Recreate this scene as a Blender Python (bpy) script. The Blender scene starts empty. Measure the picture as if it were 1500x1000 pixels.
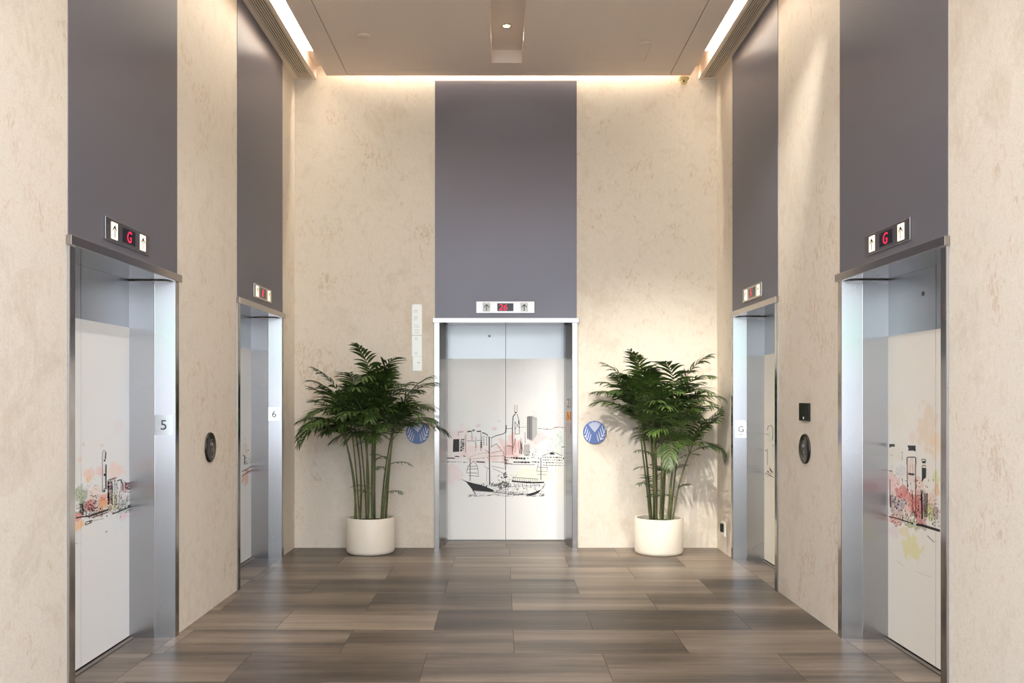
import bpy, math, random
from mathutils import Vector, Matrix

# ------------------------------------------------------------------ measurements
F = 1315.0            # focal length in pixels of the 1500 px wide frame
CX, CY = 736.0, 577.0 # where the lines into the depth meet
H = 1.485             # lens height
ZB = 8.679            # far wall
WL, WR = 2.010, 2.075 # side walls
HC = 4.534            # ceiling
Y0 = 1.5             # walls and ceiling are cut off here so open sky lights the hall
REC_SIDE, REC_BACK = 0.265, 0.40

sc = bpy.context.scene
col = sc.collection
R = random.Random(7)

# ------------------------------------------------------------------ helpers
class MB:
    def __init__(s): s.v = []; s.f = []; s.m = []
    def add(s, vs, fs, mi=0):
        o = len(s.v); s.v += [tuple(v) for v in vs]
        for f in fs: s.f.append(tuple(i + o for i in f)); s.m.append(mi)
    def box(s, x0, x1, y0, y1, z0, z1, mi=0):
        s.add([(x0,y0,z0),(x1,y0,z0),(x1,y1,z0),(x0,y1,z0),(x0,y0,z1),(x1,y0,z1),(x1,y1,z1),(x0,y1,z1)],
              [(0,3,2,1),(4,5,6,7),(0,1,5,4),(1,2,6,5),(2,3,7,6),(3,0,4,7)], mi)
    def prism(s, pts, z0, z1, mi=0):          # pts: closed outline in x,y
        n = len(pts)
        s.add([(x,y,z0) for x,y in pts] + [(x,y,z1) for x,y in pts],
              [tuple(reversed(range(n))), tuple(range(n,2*n))] + [(i,(i+1)%n,n+(i+1)%n,n+i) for i in range(n)], mi)
    def lathe(s, prof, n=48, c=(0,0,0), axis='z', mi=0):   # prof: (radius, height)
        k = len(prof); vs = []
        for r,h in prof:
            for i in range(n):
                a = 2*math.pi*i/n
                p = (r*math.cos(a), r*math.sin(a), h)
                if axis == 'y': p = (p[0], h, p[1])
                vs.append((c[0]+p[0], c[1]+p[1], c[2]+p[2]))
        fs = [(j*n+i, j*n+(i+1)%n, (j+1)*n+(i+1)%n, (j+1)*n+i) for j in range(k-1) for i in range(n)]
        s.add(vs, fs, mi)
    def tube(s, pts, rads, n=8, mi=0):
        pts = [Vector(p) for p in pts]; vs = []; k = len(pts)
        for i,p in enumerate(pts):
            t = (pts[min(i+1,k-1)] - pts[max(i-1,0)]).normalized()
            a = t.cross(Vector((0,1,0.1))).normalized(); b = t.cross(a)
            for j in range(n):
                w = 2*math.pi*j/n
                vs.append(p + (a*math.cos(w) + b*math.sin(w))*rads[i])
        fs = [(i*n+j, i*n+(j+1)%n, (i+1)*n+(j+1)%n, (i+1)*n+j) for i in range(k-1) for j in range(n)]
        fs.append(tuple(range((k-1)*n, k*n)))
        s.add(vs, fs, mi)
    def build(s, name, mats, parent=None, smooth=False, bevel=0):
        me = bpy.data.meshes.new(name)
        me.from_pydata(s.v, [], s.f)
        for m in (mats if isinstance(mats, (list, tuple)) else [mats]): me.materials.append(m)
        for p, i in zip(me.polygons, s.m):
            p.material_index = i; p.use_smooth = smooth
        me.update()
        o = bpy.data.objects.new(name, me); col.objects.link(o)
        if parent: o.parent = parent
        if bevel:
            b = o.modifiers.new('bevel', 'BEVEL'); b.width = bevel; b.segments = 2; b.limit_method = 'ANGLE'
        if smooth:
            try: me.set_sharp_from_angle(angle=math.radians(40))
            except Exception: pass
        return o

def thing(name, label, cat, loc=(0,0,0), rz=0, group=None):
    o = bpy.data.objects.new(name, None); col.objects.link(o)
    o.location = loc; o.rotation_euler = (0,0,rz); o.empty_display_size = .1
    o['label'] = label; o['category'] = cat
    if group: o['group'] = group
    return o
def tag(o, label, cat, group=None):
    o['label'] = label; o['category'] = cat
    if group: o['group'] = group
    return o
def struct(o, label=None):
    o['kind'] = 'structure'
    if label: o['label'] = label
    return o

def text_mesh(name, body, size, mat, parent, loc, depth=.0006, shear=0, sx=1.0):
    """Lettering standing in the local x,z plane facing -y, centred on loc."""
    cu = bpy.data.curves.new(name, 'FONT'); cu.body = body; cu.size = size; cu.shear = shear
    cu.extrude = depth; cu.align_x = 'CENTER'; cu.align_y = 'CENTER'
    t = bpy.data.objects.new(name, cu); col.objects.link(t)
    bpy.context.view_layer.update()
    me = bpy.data.meshes.new_from_object(t.evaluated_get(bpy.context.evaluated_depsgraph_get()))
    bpy.data.objects.remove(t); bpy.data.curves.remove(cu)
    me.name = name; me.materials.clear(); me.materials.append(mat)
    xs = [v.co.x for v in me.vertices]; ys = [v.co.y for v in me.vertices]
    cx_, cy_ = (min(xs)+max(xs))/2, (min(ys)+max(ys))/2
    for v in me.vertices:
        x, y, z = v.co
        v.co = ((x-cx_)*sx + loc[0], -z + loc[1], (y-cy_) + loc[2])
    o = bpy.data.objects.new(name, me); col.objects.link(o); o.parent = parent
    return o

# ------------------------------------------------------------------ materials
def srgb(r, g, b):
    def f(c):
        c /= 255.0
        return c/12.92 if c <= .04045 else ((c+.055)/1.055)**2.4
    return (f(r), f(g), f(b), 1)
class NT:
    def __init__(s, name):
        s.m = bpy.data.materials.new(name); s.m.use_nodes = True
        s.t = s.m.node_tree; s.n = s.t.nodes; s.b = s.n['Principled BSDF']
    def node(s, typ, **kw):
        x = s.n.new(typ)
        for k, v in kw.items():
            if k.startswith('i_'): x.inputs[k[2:].replace('_', ' ')].default_value = v
            else: setattr(x, k, v)
        return x
    def link(s, a, b): s.t.links.new(a, b)
    def set(s, **kw):
        for k, v in kw.items(): s.b.inputs[k.replace('_', ' ')].default_value = v
        return s
    def obj(s, scale=(1,1,1), loc=(0,0,0)):
        tc = s.node('ShaderNodeTexCoord'); mp = s.node('ShaderNodeMapping')
        mp.inputs['Scale'].default_value = scale; mp.inputs['Location'].default_value = loc
        s.link(tc.outputs['Object'], mp.inputs['Vector']); return mp.outputs['Vector']
    def noise(s, vec, scale, detail=2, rough=.5, dist=0):
        x = s.node('ShaderNodeTexNoise'); x.inputs['Scale'].default_value = scale; x.inputs['Detail'].default_value = detail
        x.inputs['Roughness'].default_value = rough; x.inputs['Distortion'].default_value = dist
        s.link(vec, x.inputs['Vector']); return x.outputs['Fac']
    def ramp(s, fac, stops):
        x = s.node('ShaderNodeValToRGB'); e = x.color_ramp.elements
        while len(e) < len(stops): e.new(.5)
        for i, (p, c) in enumerate(stops): e[i].position = p; e[i].color = c
        s.link(fac, x.inputs['Fac']); return x.outputs['Color']
    def mix(s, fac, a, b, mode='MIX'):
        x = s.node('ShaderNodeMix', data_type='RGBA', blend_type=mode)
        for sock, val in ((x.inputs[0], fac), (x.inputs[6], a), (x.inputs[7], b)):
            if hasattr(val, 'links'): s.link(val, sock)
            else: sock.default_value = val
        return x.outputs[2]
    def math(s, op, a, b=None, clamp=False):
        x = s.node('ShaderNodeMath', operation=op, use_clamp=clamp)
        for i, val in enumerate((a, b)):
            if val is None: continue
            if hasattr(val, 'links'): s.link(val, x.inputs[i])
            else: x.inputs[i].default_value = val
        return x.outputs[0]
    def bump(s, h, strength, dist=.01):
        x = s.node('ShaderNodeBump'); x.inputs['Strength'].default_value = strength; x.inputs['Distance'].default_value = dist
        s.link(h, x.inputs['Height']); s.link(x.outputs['Normal'], s.b.inputs['Normal'])

def plain(name, rgb, rough=.5, metal=0, **kw):
    t = NT(name); t.set(Base_Color=srgb(*rgb), Roughness=rough, Metallic=metal, **kw); return t.m
def emit(name, rgb, strength, base=(10,10,10)):
    t = NT(name); t.set(Base_Color=srgb(*base)); t.b.inputs['Emission Color'].default_value = srgb(*rgb)
    t.b.inputs['Emission Strength'].default_value = strength; return t.m

def plaster():
    t = NT('mottled_plaster')
    v = t.obj()
    big = t.noise(v, .9, 8, .66, .6)
    mid = t.noise(v, 4.2, 9, .76, .7)
    scr = t.noise(t.obj((1,1,.45)), 34, 5, .72, 1.2)
    fine = t.noise(v, 150, 3, .7)
    base = t.math('ADD', t.math('MULTIPLY', big, .4), t.math('ADD', t.math('MULTIPLY', mid, .4), t.math('MULTIPLY', scr, .2)))
    c = t.ramp(base, [(.38, srgb(205,193,176)), (.47, srgb(217,207,193)), (.54, srgb(226,219,207)), (.64, srgb(233,228,219))])
    # worn patches, where the brush left finer, darker scratches
    patch = t.ramp(t.math('ADD', t.math('MULTIPLY', big, .5), t.math('MULTIPLY', mid, .5)), [(.49,(0,0,0,1)), (.58,(1,1,1,1))])
    sc_ = t.ramp(scr, [(.46,(0,0,0,1)), (.60,(1,1,1,1))])
    c = t.mix(t.math('MULTIPLY', t.math('MULTIPLY', patch, t.math('ADD', t.math('MULTIPLY', sc_, .75), .25)), .75), c, srgb(192,168,142))
    sp = t.ramp(fine, [(.50,(0,0,0,1)), (.66,(1,1,1,1))])
    c = t.mix(t.math('MULTIPLY', sp, .34), c, srgb(186,168,145))
    t.link(c, t.b.inputs['Base Color']); t.set(Roughness=.62)
    t.b.inputs['Specular IOR Level'].default_value = .3
    t.bump(t.math('ADD', fine, t.math('MULTIPLY', scr, .8)), .25, .003)
    return t.m
def floor_mat():
    t = NT('wood_look_floor')
    at = t.node('ShaderNodeAttribute', attribute_name='plank')
    tc = t.node('ShaderNodeTexCoord')
    add = t.node('ShaderNodeVectorMath', operation='MULTIPLY_ADD')
    t.link(at.outputs['Color'], add.inputs[0]); add.inputs[1].default_value = (37,53,0); t.link(tc.outputs['Object'], add.inputs[2])
    def sv(s):
        m = t.node('ShaderNodeVectorMath', operation='MULTIPLY'); t.link(add.outputs[0], m.inputs[0]); m.inputs[1].default_value = s; return m.outputs[0]
    band = t.noise(sv((.35,3.6,1)), 1, 3, .5, .2)
    streak = t.noise(sv((.9,22,1)), 1, 6, .7, .3)
    grain = t.noise(sv((5,160,1)), 1, 4, .7)
    val = t.math('ADD', t.math('ADD', t.math('MULTIPLY', band, .50), t.math('MULTIPLY', streak, .26)), t.math('MULTIPLY', grain, .24))
    sep = t.node('ShaderNodeSeparateColor'); t.link(at.outputs['Color'], sep.inputs[0])
    val = t.math('ADD', val, t.math('MULTIPLY', t.math('SUBTRACT', sep.outputs[2], .5), .16))
    c = t.ramp(val, [(.36, srgb(50,42,36)), (.45, srgb(82,71,61)), (.53, srgb(110,97,85)), (.64, srgb(142,127,112))])
    t.link(c, t.b.inputs['Base Color'])
    t.set(Roughness=.36); t.b.inputs['Specular IOR Level'].default_value = .45
    t.bump(grain, .06, .002)
    return t.m
def steel(name, rgb, rough, stretch=(4,4,260), amt=.03, metal=1.0, aniso=0, rot=0):
    t = NT(name);
    if aniso:
        tg = t.node('ShaderNodeTangent', direction_type='RADIAL', axis='Z'); t.link(tg.outputs[0], t.b.inputs['Tangent'])
        t.set(Anisotropic=aniso, Anisotropic_Rotation=rot)
    n = t.noise(t.obj(stretch), 1, 3, .6)
    cl = t.noise(t.obj((1.5,1.5,1.5)), 1, 3, .5)
    t.set(Base_Color=srgb(*rgb), Metallic=metal)
    r = t.math('ADD', t.math('MULTIPLY', n, .10 if amt else 0), rough - (.05 if amt else 0))
    r = t.math('ADD', r, t.math('MULTIPLY', t.math('SUBTRACT', cl, .5), .05))
    t.link(r, t.b.inputs['Roughness'])
    if amt: t.bump(n, amt, .002)
    return t.m

M = {}
ANI = 0.0
M['plaster'] = plaster()
M['floor'] = floor_mat()
M['gap'] = plain('dark_joint', (52,44,38), .7)
M['ceiling'] = plain('beige_ceiling_paint', (241,227,215), .65)
M['slot'] = plain('white_cove_paint', (240,232,220), .6)
M['steel'] = steel('brushed_steel', (184,185,188), .27, (4,4,260), 0, 1.0, .95, ANI)
M['steel_dark'] = steel('brushed_steel_face', (176,166,160), .30)
M['leaf'] = steel('satin_steel_leaf', (160,162,165), .36, (260,260,4), .02)
M['panel'] = steel('grey_brushed_panel', (105,104,114), .38, (4,4,240), 0, .35, .75, 0)
M['panel'].node_tree.nodes['Principled BSDF'].inputs['Specular IOR Level'].default_value = .7
M['plate'] = steel('smooth_steel_face', (168,163,160), .13, (4,4,240), 0, 1.0)
M['sill'] = steel('aluminium_sill', (150,140,132), .4, (200,200,4))
M['black'] = plain('black_gloss', (18,18,19), .2)
M['rubber'] = plain('dark_gap', (24,21,20), .8)
M['ink'] = plain('black_print', (30,27,28), .5)
M['ink_grey'] = plain('grey_print', (150,146,148), .5)
M['ink_soft'] = plain('pale_grey_print', (186,186,184), .5)
M['ink_red'] = plain('maroon_print', (120,60,58), .5)
M['white'] = plain('white_print', (238,236,230), .4)
M['grille'] = plain('cream_grille_metal', (238,224,206), .5)
M['grille_back'] = plain('grille_shadow_box', (10,9,8), .8)
M['cove'] = emit('warm_led_strip', (255,245,226), 22.0, (240,230,215))
M['cove_far'] = emit('warm_led_strip_far', (255,245,226), 95.0, (240,230,215))
M['down'] = emit('downlight_lens', (255,224,150), 14.0, (240,230,215))
M['chrome'] = plain('chrome_ring', (225,220,210), .15, 1)
M['lantern'] = emit('lit_lantern_face', (255,238,205), .85, (230,225,215))
M['lantern_off'] = plain('unlit_lantern_face', (206,208,208), .35)
M['display'] = plain('indicator_glass', (16,12,20), .12)
M['led'] = emit('red_led', (255,24,72), 1.6)
M['pot'] = plain('cream_glazed_pot', (230,221,206), .38)
M['soil'] = plain('dark_soil', (44,34,26), .95)
M['brass'] = plain('cream_plastic', (228,206,150), .4)
M['signpale'] = plain('pale_acrylic', (214,219,221), .2, .6)
M['acryl'] = plain('white_notice_sheet', (246,250,250), .16)
M['blue'] = plain('blue_print', (84,108,166), .35)
M['bluewhite'] = plain('blue_white_print', (206,212,226), .3)
M['smoke'] = plain('smoked_black_plate', (46,42,40), .18, .5)
M['orange'] = plain('orange_sign', (204,128,30), .4)
M['glint'] = plain('silver_key', (220,220,220), .15, 1)
M['socket'] = plain('white_socket', (232,226,212), .4)
M['green'] = emit('green_lit_sign', (10,235,130), 9)
M['frontwall'] = plain('entrance_wall', (196,190,182), .6)

def leaf_green(name, a, b):
    t = NT(name); v = t.obj()
    n = t.noise(v, 6, 3, .5); g = t.noise(v, 60, 2, .5)
    c = t.ramp(t.math('ADD', t.math('MULTIPLY', n, .7), t.math('MULTIPLY', g, .3)), [(.35, srgb(*a)), (.65, srgb(*b))])
    t.link(c, t.b.inputs['Base Color']); t.set(Roughness=.42); return t.m
M['frond'] = leaf_green('palm_leaf_green', (36,56,25), (80,104,44))
M['cane'] = leaf_green('palm_cane_green', (62,70,40), (104,110,66))
M['husk'] = plain('brown_cane_husk', (116,96,66), .8)

# ------------------------------------------------------------------ floor
def make_floor():
    mb = MB(); cols = []
    RR = random.Random(3)
    def quad(x0, x1, y0, y1):
        g = .0013
        mb.add([(x0+g,y0+g,0),(x1-g,y0+g,0),(x1-g,y1-g,0),(x0+g,y1-g,0)], [(0,1,2,3)], 0)
        cols.append((RR.random(), RR.random(), RR.random(), 1))
    ys = [ZB + .02]; y = 8.216
    while y > -9.2: ys.append(y); y -= .512
    for k in range(len(ys)-1):
        off = .035 if k % 2 == 0 else .54
        wide = ys[k] < Y0
        xl, xr = (-5.0, 5.0) if wide else (-WL, WR)
        x = off - 8
        while x < xr:
            a, b = max(x, xl), min(x+1.004, xr)
            if b - a > .01: quad(a, b, ys[k+1], ys[k])
            x += 1.004
        if not wide:
            quad(-WL-.42, -WL, ys[k+1], ys[k]); quad(WR, WR+.42, ys[k+1], ys[k])
    for a, b in ((-.75, .035), (.035, .85)): quad(a, b, ZB+.02, ZB+.55)
    mb.add([(-5.2,-9.4,-.002),(5.2,-9.4,-.002),(5.2,9.5,-.002),(-5.2,9.5,-.002)], [(0,1,2,3)], 1); cols.append((0,0,0,1))
    o = mb.build('floor', [M['floor'], M['gap']])
    at = o.data.attributes.new('plank', 'FLOAT_COLOR', 'FACE')
    for i, c in enumerate(cols): at.data[i].color = c
    return struct(o, 'brown grey wood look plank floor laid across the hall')
make_floor()

# ------------------------------------------------------------------ elevators' places
PORT = {   # key: (side, centre along wall, frame width, recess, film top)
    'back': ('back', .033, 1.386, REC_BACK, 1.842),
    'L5':   ('left', 4.844, 1.404, REC_SIDE, 1.89),
    'L6':   ('left', 7.492, 1.412, REC_SIDE, 1.89),
    'RG':   ('right', 7.420, 1.350, REC_SIDE, 1.835),
    'R':    ('right', 4.845, 1.350, REC_SIDE, 1.835)}
def place(key):
    side, c, *_ = PORT[key]
    return {'back': ((c, ZB, 0), 0), 'left': ((-WL, c, 0), math.pi/2), 'right': ((WR, c, 0), -math.pi/2)}[side]
def to_local(key, px, py, v=None):
    """photo pixel -> (u, z) on the face of that elevator's door leaf"""
    side, c, w, rec, _ = PORT[key]
    if side == 'back':
        D = ZB + rec; u = (px-CX)*D/F - c
    elif side == 'left':
        D = (WL+rec)*F/(CX-px); u = D - c
    else:
        D = (WR+rec)*F/(px-CX); u = c - D
    return u, H - (py-CY)*D/F

# ------------------------------------------------------------------ walls
HOLE = .035
def side_wall(name, X, sgn, keys, label):
    mb = MB(); y = Y0
    a, b = (X, X+sgn*.5) if sgn > 0 else (X+sgn*.5, X)
    for k in keys:
        c, w = PORT[k][1], PORT[k][2]
        y1 = c - w/2 + HOLE; mb.box(a, b, y, y1, 0, 5.2); y = c + w/2 - HOLE
        mb.box(a, b, y1, y, 2.19, 5.2)
    mb.box(a, b, y, ZB+.0, 0, 5.2)
    return struct(mb.build(name, M['plaster']), label)
side_wall('wall_left', -WL, -1, ['L5', 'L6'], 'mottled cream plaster wall on the left of the hall')
side_wall('wall_right', WR, 1, ['R', 'RG'], 'mottled cream plaster wall on the right of the hall')
mb = MB(); c, w = PORT['back'][1], PORT['back'][2]
x1, x2 = c-w/2+HOLE, c+w/2-HOLE
mb.box(-WL-.5, x1, ZB, ZB+.6, 0, 5.2); mb.box(x2, WR+.5, ZB, ZB+.6, 0, 5.2); mb.box(x1, x2, ZB, ZB+.6, 2.19, 5.2)
struct(mb.build('wall_back', M['plaster']), 'mottled cream plaster wall at the far end of the hall')

# ------------------------------------------------------------------ ceiling
PL, PR, PB = -1.685, 1.80, 8.60       # hanging panel edges
TX0, TX1, TB = -.10, .18, 8.27        # light trough
mb = MB(); g = .004
GX0, GX1, GY = -1.48, 1.60, 8.48
def slab(x0, x1, y0, y1): mb.box(x0, x1, y0, y1, HC, HC+.05)
slab(PL, GX0-g, Y0, PB); slab(GX1+g, PR, Y0, PB); slab(GX0+g, GX1-g, GY+g, PB)
slab(GX0+g, TX0, Y0, GY-g); slab(TX0, TX1, TB, GY-g)
hx0, hx1, hy0, hy1 = .757, 1.303, 7.88, 8.22     # opening of the access hatch
slab(TX1, hx0, Y0, GY-g); slab(hx1, GX1-g, Y0, GY-g); slab(hx0, hx1, hy1, GY-g); slab(hx0, hx1, Y0, hy0)
mb.box(PL, TX0, Y0, PB, HC+.05, HC+.121); mb.box(TX1, PR, Y0, PB, HC+.05, HC+.121); mb.box(TX0, TX1, TB, PB, HC+.05, HC+.121)
mb.box(-WL-.4, WR+.4, Y0, PB, HC+.121, HC+.46); mb.box(-WL-.4, PL, PB, ZB+.3, HC+.121, HC+.46); mb.box(PR, WR+.4, PB, ZB+.3, HC+.121, HC+.46); mb.box(PL, PR, PB, ZB+.3, HC+.445, HC+.6)
# inner lips of the cove slots
mb.box(-1.812, -1.80, Y0, ZB, HC-.004, HC+.121); mb.box(1.895, 1.907, Y0, ZB, HC-.004, HC+.121)
struct(mb.build('ceiling', M['ceiling']), 'beige suspended ceiling panel with a recessed light trough')
tag(MB_h := None or (lambda m: (m.box(hx0+.003, hx1-.003, hy0+.003, hy1-.003, HC-.0, HC+.012), m.build('access_hatch', M['ceiling']))[1])(MB()),
    'flush rectangular beige access hatch in the ceiling right of the light trough', 'hatch')

# air grilles
def grille(x0, x1, xs0, xs1, label):
    t = thing('air_grille', label, 'vent', ((x0+x1)/2, 0, HC), 0, 'long slatted air grilles along the ceiling edges')
    ox = (x0+x1)/2; ye = ZB - .003
    m = MB()
    m.box(x0-ox, xs0-ox, Y0, ye, -.008, .02); m.box(xs1-ox, x1-ox, Y0, ye, -.008, .02)
    m.box(xs0-ox, xs1-ox, ye-.03, ye, -.008, .02); m.box(xs0-ox, xs1-ox, Y0, Y0+.03, -.008, .02)
    m.build('frame', M['grille'], t)
    m = MB(); m.box(xs0-ox, xs1-ox, Y0+.03, ye-.03, .045, .05); m.build('backing', M['grille_back'], t)
    n = 7; p = (xs1-xs0)/n
    for i in range(n):
        m = MB(); a = xs0-ox+p*(i+.5)
        m.box(a-p*.24, a+p*.24, Y0+.03, ye-.03, -.004, .003); m.build('slat', M['grille'], t)
    return t
grille(-WL, -1.812, -1.968, -1.832, 'long slatted air grille along the left edge of the ceiling')
grille(1.907, WR, 1.925, 2.052, 'long slatted air grille along the right edge of the ceiling')
# cove strips
def strip(x0, x1, y0, y1, label, zs=.07, mt='cove'):
    m = MB(); m.box(x0, x1, y0, y1, HC+zs, HC+zs+.014)
    tag(m.build('cove_light', M[mt]), label, 'light', 'warm LED cove strips around the ceiling')
strip(-1.798, -1.688, Y0+.1, 8.15, 'warm LED strip glowing in the ceiling slot beside the left air grille')
strip(1.803, 1.893, Y0+.1, 8.15, 'warm LED strip glowing in the ceiling slot beside the right air grille')
strip(-1.6, 1.72, 8.615, 8.65, 'warm LED strip in the narrow ceiling slot above the far wall', .25, 'cove_far')

# downlight in the trough
t = thing('downlight', 'small round glowing downlight in the ceiling trough above the central elevator', 'light', (.035, 7.72, HC+.121))
m = MB(); m.lathe([(.030,-.001),(.044,-.001),(.046,-.006),(.040,-.010),(.030,-.008),(.030,-.001)], 32); m.build('ring', M['chrome'], t, True)
m = MB(); m.lathe([(0,-.004),(.029,-.004),(.029,-.001),(0,-.001)], 32); m.build('lens', M['down'], t)
# sprinkler covers
for X, Y, lab in ((-1.177, 7.625, 'round flush sprinkler cover plate in the ceiling left of the light trough'),
                  (1.238, 7.79, 'round flush sprinkler cover plate in the ceiling beside the access hatch')):
    t = thing('sprinkler_cover', lab, 'sprinkler', (X, Y, HC), 0, 'sprinkler cover plates in the ceiling')
    m = MB(); m.lathe([(0,-.012),(.052,-.012),(.056,-.009),(.056,-.007),(.045,-.006)], 40); m.build('cap', M['ceiling'], t, True)
    m = MB(); m.lathe([(.045,-.006),(.045,-.0006),(.030,-.0006)], 40); m.build('mount', M['ceiling'], t, True)
# sensor by the far wall
t = thing('security_camera', 'small cream dome camera tucked under the ceiling by the far right corner', 'camera', (1.742, ZB, HC-.012))
m = MB(); m.lathe([(0,0),(.050,0),(.050,-.012),(.042,-.022),(0,-.022)], 32, (0,-.055,0)); m.build('mount', M['brass'], t, True)
m = MB(); m.lathe([(.034,-.02),(.036,-.03),(.033,-.045),(.024,-.058),(.010,-.065),(0,-.066)], 32, (0,-.055,0)); m.build('dome', M['brass'], t, True)
m = MB(); m.lathe([(.009,-.004),(.009,.003),(0,.004)][::-1], 20, (-.006,-.092,-.043), 'y'); m.build('lens', M['black'], t)

# ------------------------------------------------------------------ mural printing
def film_mat(name, base, blots, key):
    t = NT(name); tc = t.node('ShaderNodeTexCoord')
    nz = t.node('ShaderNodeTexNoise'); nz.inputs['Scale'].default_value = 15; nz.inputs['Detail'].default_value = 6; nz.inputs['Roughness'].default_value = .62
    t.link(tc.outputs['Object'], nz.inputs['Vector'])
    sub = t.node('ShaderNodeVectorMath', operation='SUBTRACT'); t.link(nz.outputs['Color'], sub.inputs[0]); sub.inputs[1].default_value = (.5,.5,.5)
    wet = t.noise(tc.outputs['Object'], 24, 5, .65)
    c = srgb(*base)
    for (px, py, rx, ry, rgb, al) in blots:
        u, z = to_local(key, px, py); u1, _ = to_local(key, px+rx*.5, py); u0, _ = to_local(key, px-rx*.5, py); _, z1 = to_local(key, px, py+ry)
        ru, rz = abs(u1-u0), abs(z1-z)
        d = t.node('ShaderNodeVectorMath', operation='SUBTRACT'); t.link(tc.outputs['Object'], d.inputs[0]); d.inputs[1].default_value = (u, 0, z)
        s = t.node('ShaderNodeVectorMath', operation='MULTIPLY'); t.link(d.outputs[0], s.inputs[0]); s.inputs[1].default_value = (1/ru, 0, 1/rz)
        w = t.node('ShaderNodeVectorMath', operation='MULTIPLY_ADD'); t.link(sub.outputs[0], w.inputs[0]); w.inputs[1].default_value = (2.6,0,2.6); t.link(s.outputs[0], w.inputs[2])
        L = t.node('ShaderNodeVectorMath', operation='LENGTH'); t.link(w.outputs[0], L.inputs[0])
        fac = t.math('MULTIPLY', t.math('MULTIPLY', t.math('SUBTRACT', 1.0, L.outputs[1]), 4.0, True), t.math('MULTIPLY', t.math('ADD', wet, .25), al), True)
        c = t.mix(fac, c, srgb(*rgb))
    if hasattr(c, 'links'): t.link(c, t.b.inputs['Base Color'])
    else: t.set(Base_Color=c)
    t.set(Roughness=.34); t.b.inputs['Specular IOR Level'].default_value = .4
    return t.m

class Ink:
    """Line work printed on one elevator's film; everything is given in photo pixels."""
    def __init__(s, key): s.key = key; s.q = {}
    def poly(s, pts, mat='ink'): s.q.setdefault(mat, []).append(pts)
    def line(s, pts, w, mat='ink'):
        w *= 1.25
        for (x0,y0),(x1,y1) in zip(pts, pts[1:]):
            dx, dy = x1-x0, y1-y0; L = math.hypot(dx, dy) or 1
            nx, ny = -dy/L*w/2, dx/L*w/2
            s.poly([(x0+nx,y0+ny),(x1+nx,y1+ny),(x1-nx,y1-ny),(x0-nx,y0-ny)], mat)
    def dash(s, pts, w, mat='ink', on=1.6, off=.9, rnd=R):
        for (x0,y0),(x1,y1) in zip(pts, pts[1:]):
            L = math.hypot(x1-x0, y1-y0); d = 0
            while d < L:
                e = min(L, d + on*rnd.uniform(.5,1.5))
                s.line([(x0+(x1-x0)*d/L, y0+(y1-y0)*d/L),(x0+(x1-x0)*e/L, y0+(y1-y0)*e/L)], w*rnd.uniform(.6,1.3), mat)
                d = e + off*rnd.uniform(.4,1.6)
    def dot(s, x, y, r, mat='ink'):
        s.poly([(x+r*math.cos(a*math.pi/4), y+r*math.sin(a*math.pi/4)) for a in range(8)], mat)
    def scatter(s, x0, x1, y0, y1, n, ln, w, mat='ink', rnd=R, ang=None):
        for _ in range(n):
            x, y = rnd.uniform(x0,x1), rnd.uniform(y0,y1)
            a = rnd.uniform(0, math.pi) if ang is None else ang + rnd.uniform(-.25,.25)
            l = ln*rnd.uniform(.4,1.3)
            s.line([(x,y),(x+l*math.cos(a), y+l*math.sin(a))], w*rnd.uniform(.5,1.3), mat)
    def build(s, parents):
        rec = PORT[s.key][3]
        off = {'ink': .0034, 'ink_red': .0032, 'ink_grey': .0030, 'ink_soft': .0028}
        for side in (0, 1):
            mbs = MB(); names = list(s.q)
            for mi, mat in enumerate(names):
                for pts in s.q[mat]:
                    p = [to_local(s.key, x, y) for x, y in pts]
                    um = sum(a for a,_ in p)/len(p)
                    if (um < 0) != (side == 0): continue
                    v = rec - off[mat]
                    mbs.add([(u, v, z) for u, z in p], [tuple(range(len(p)))], mi)
            parents[side](mbs, [M[n] for n in names])

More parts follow.
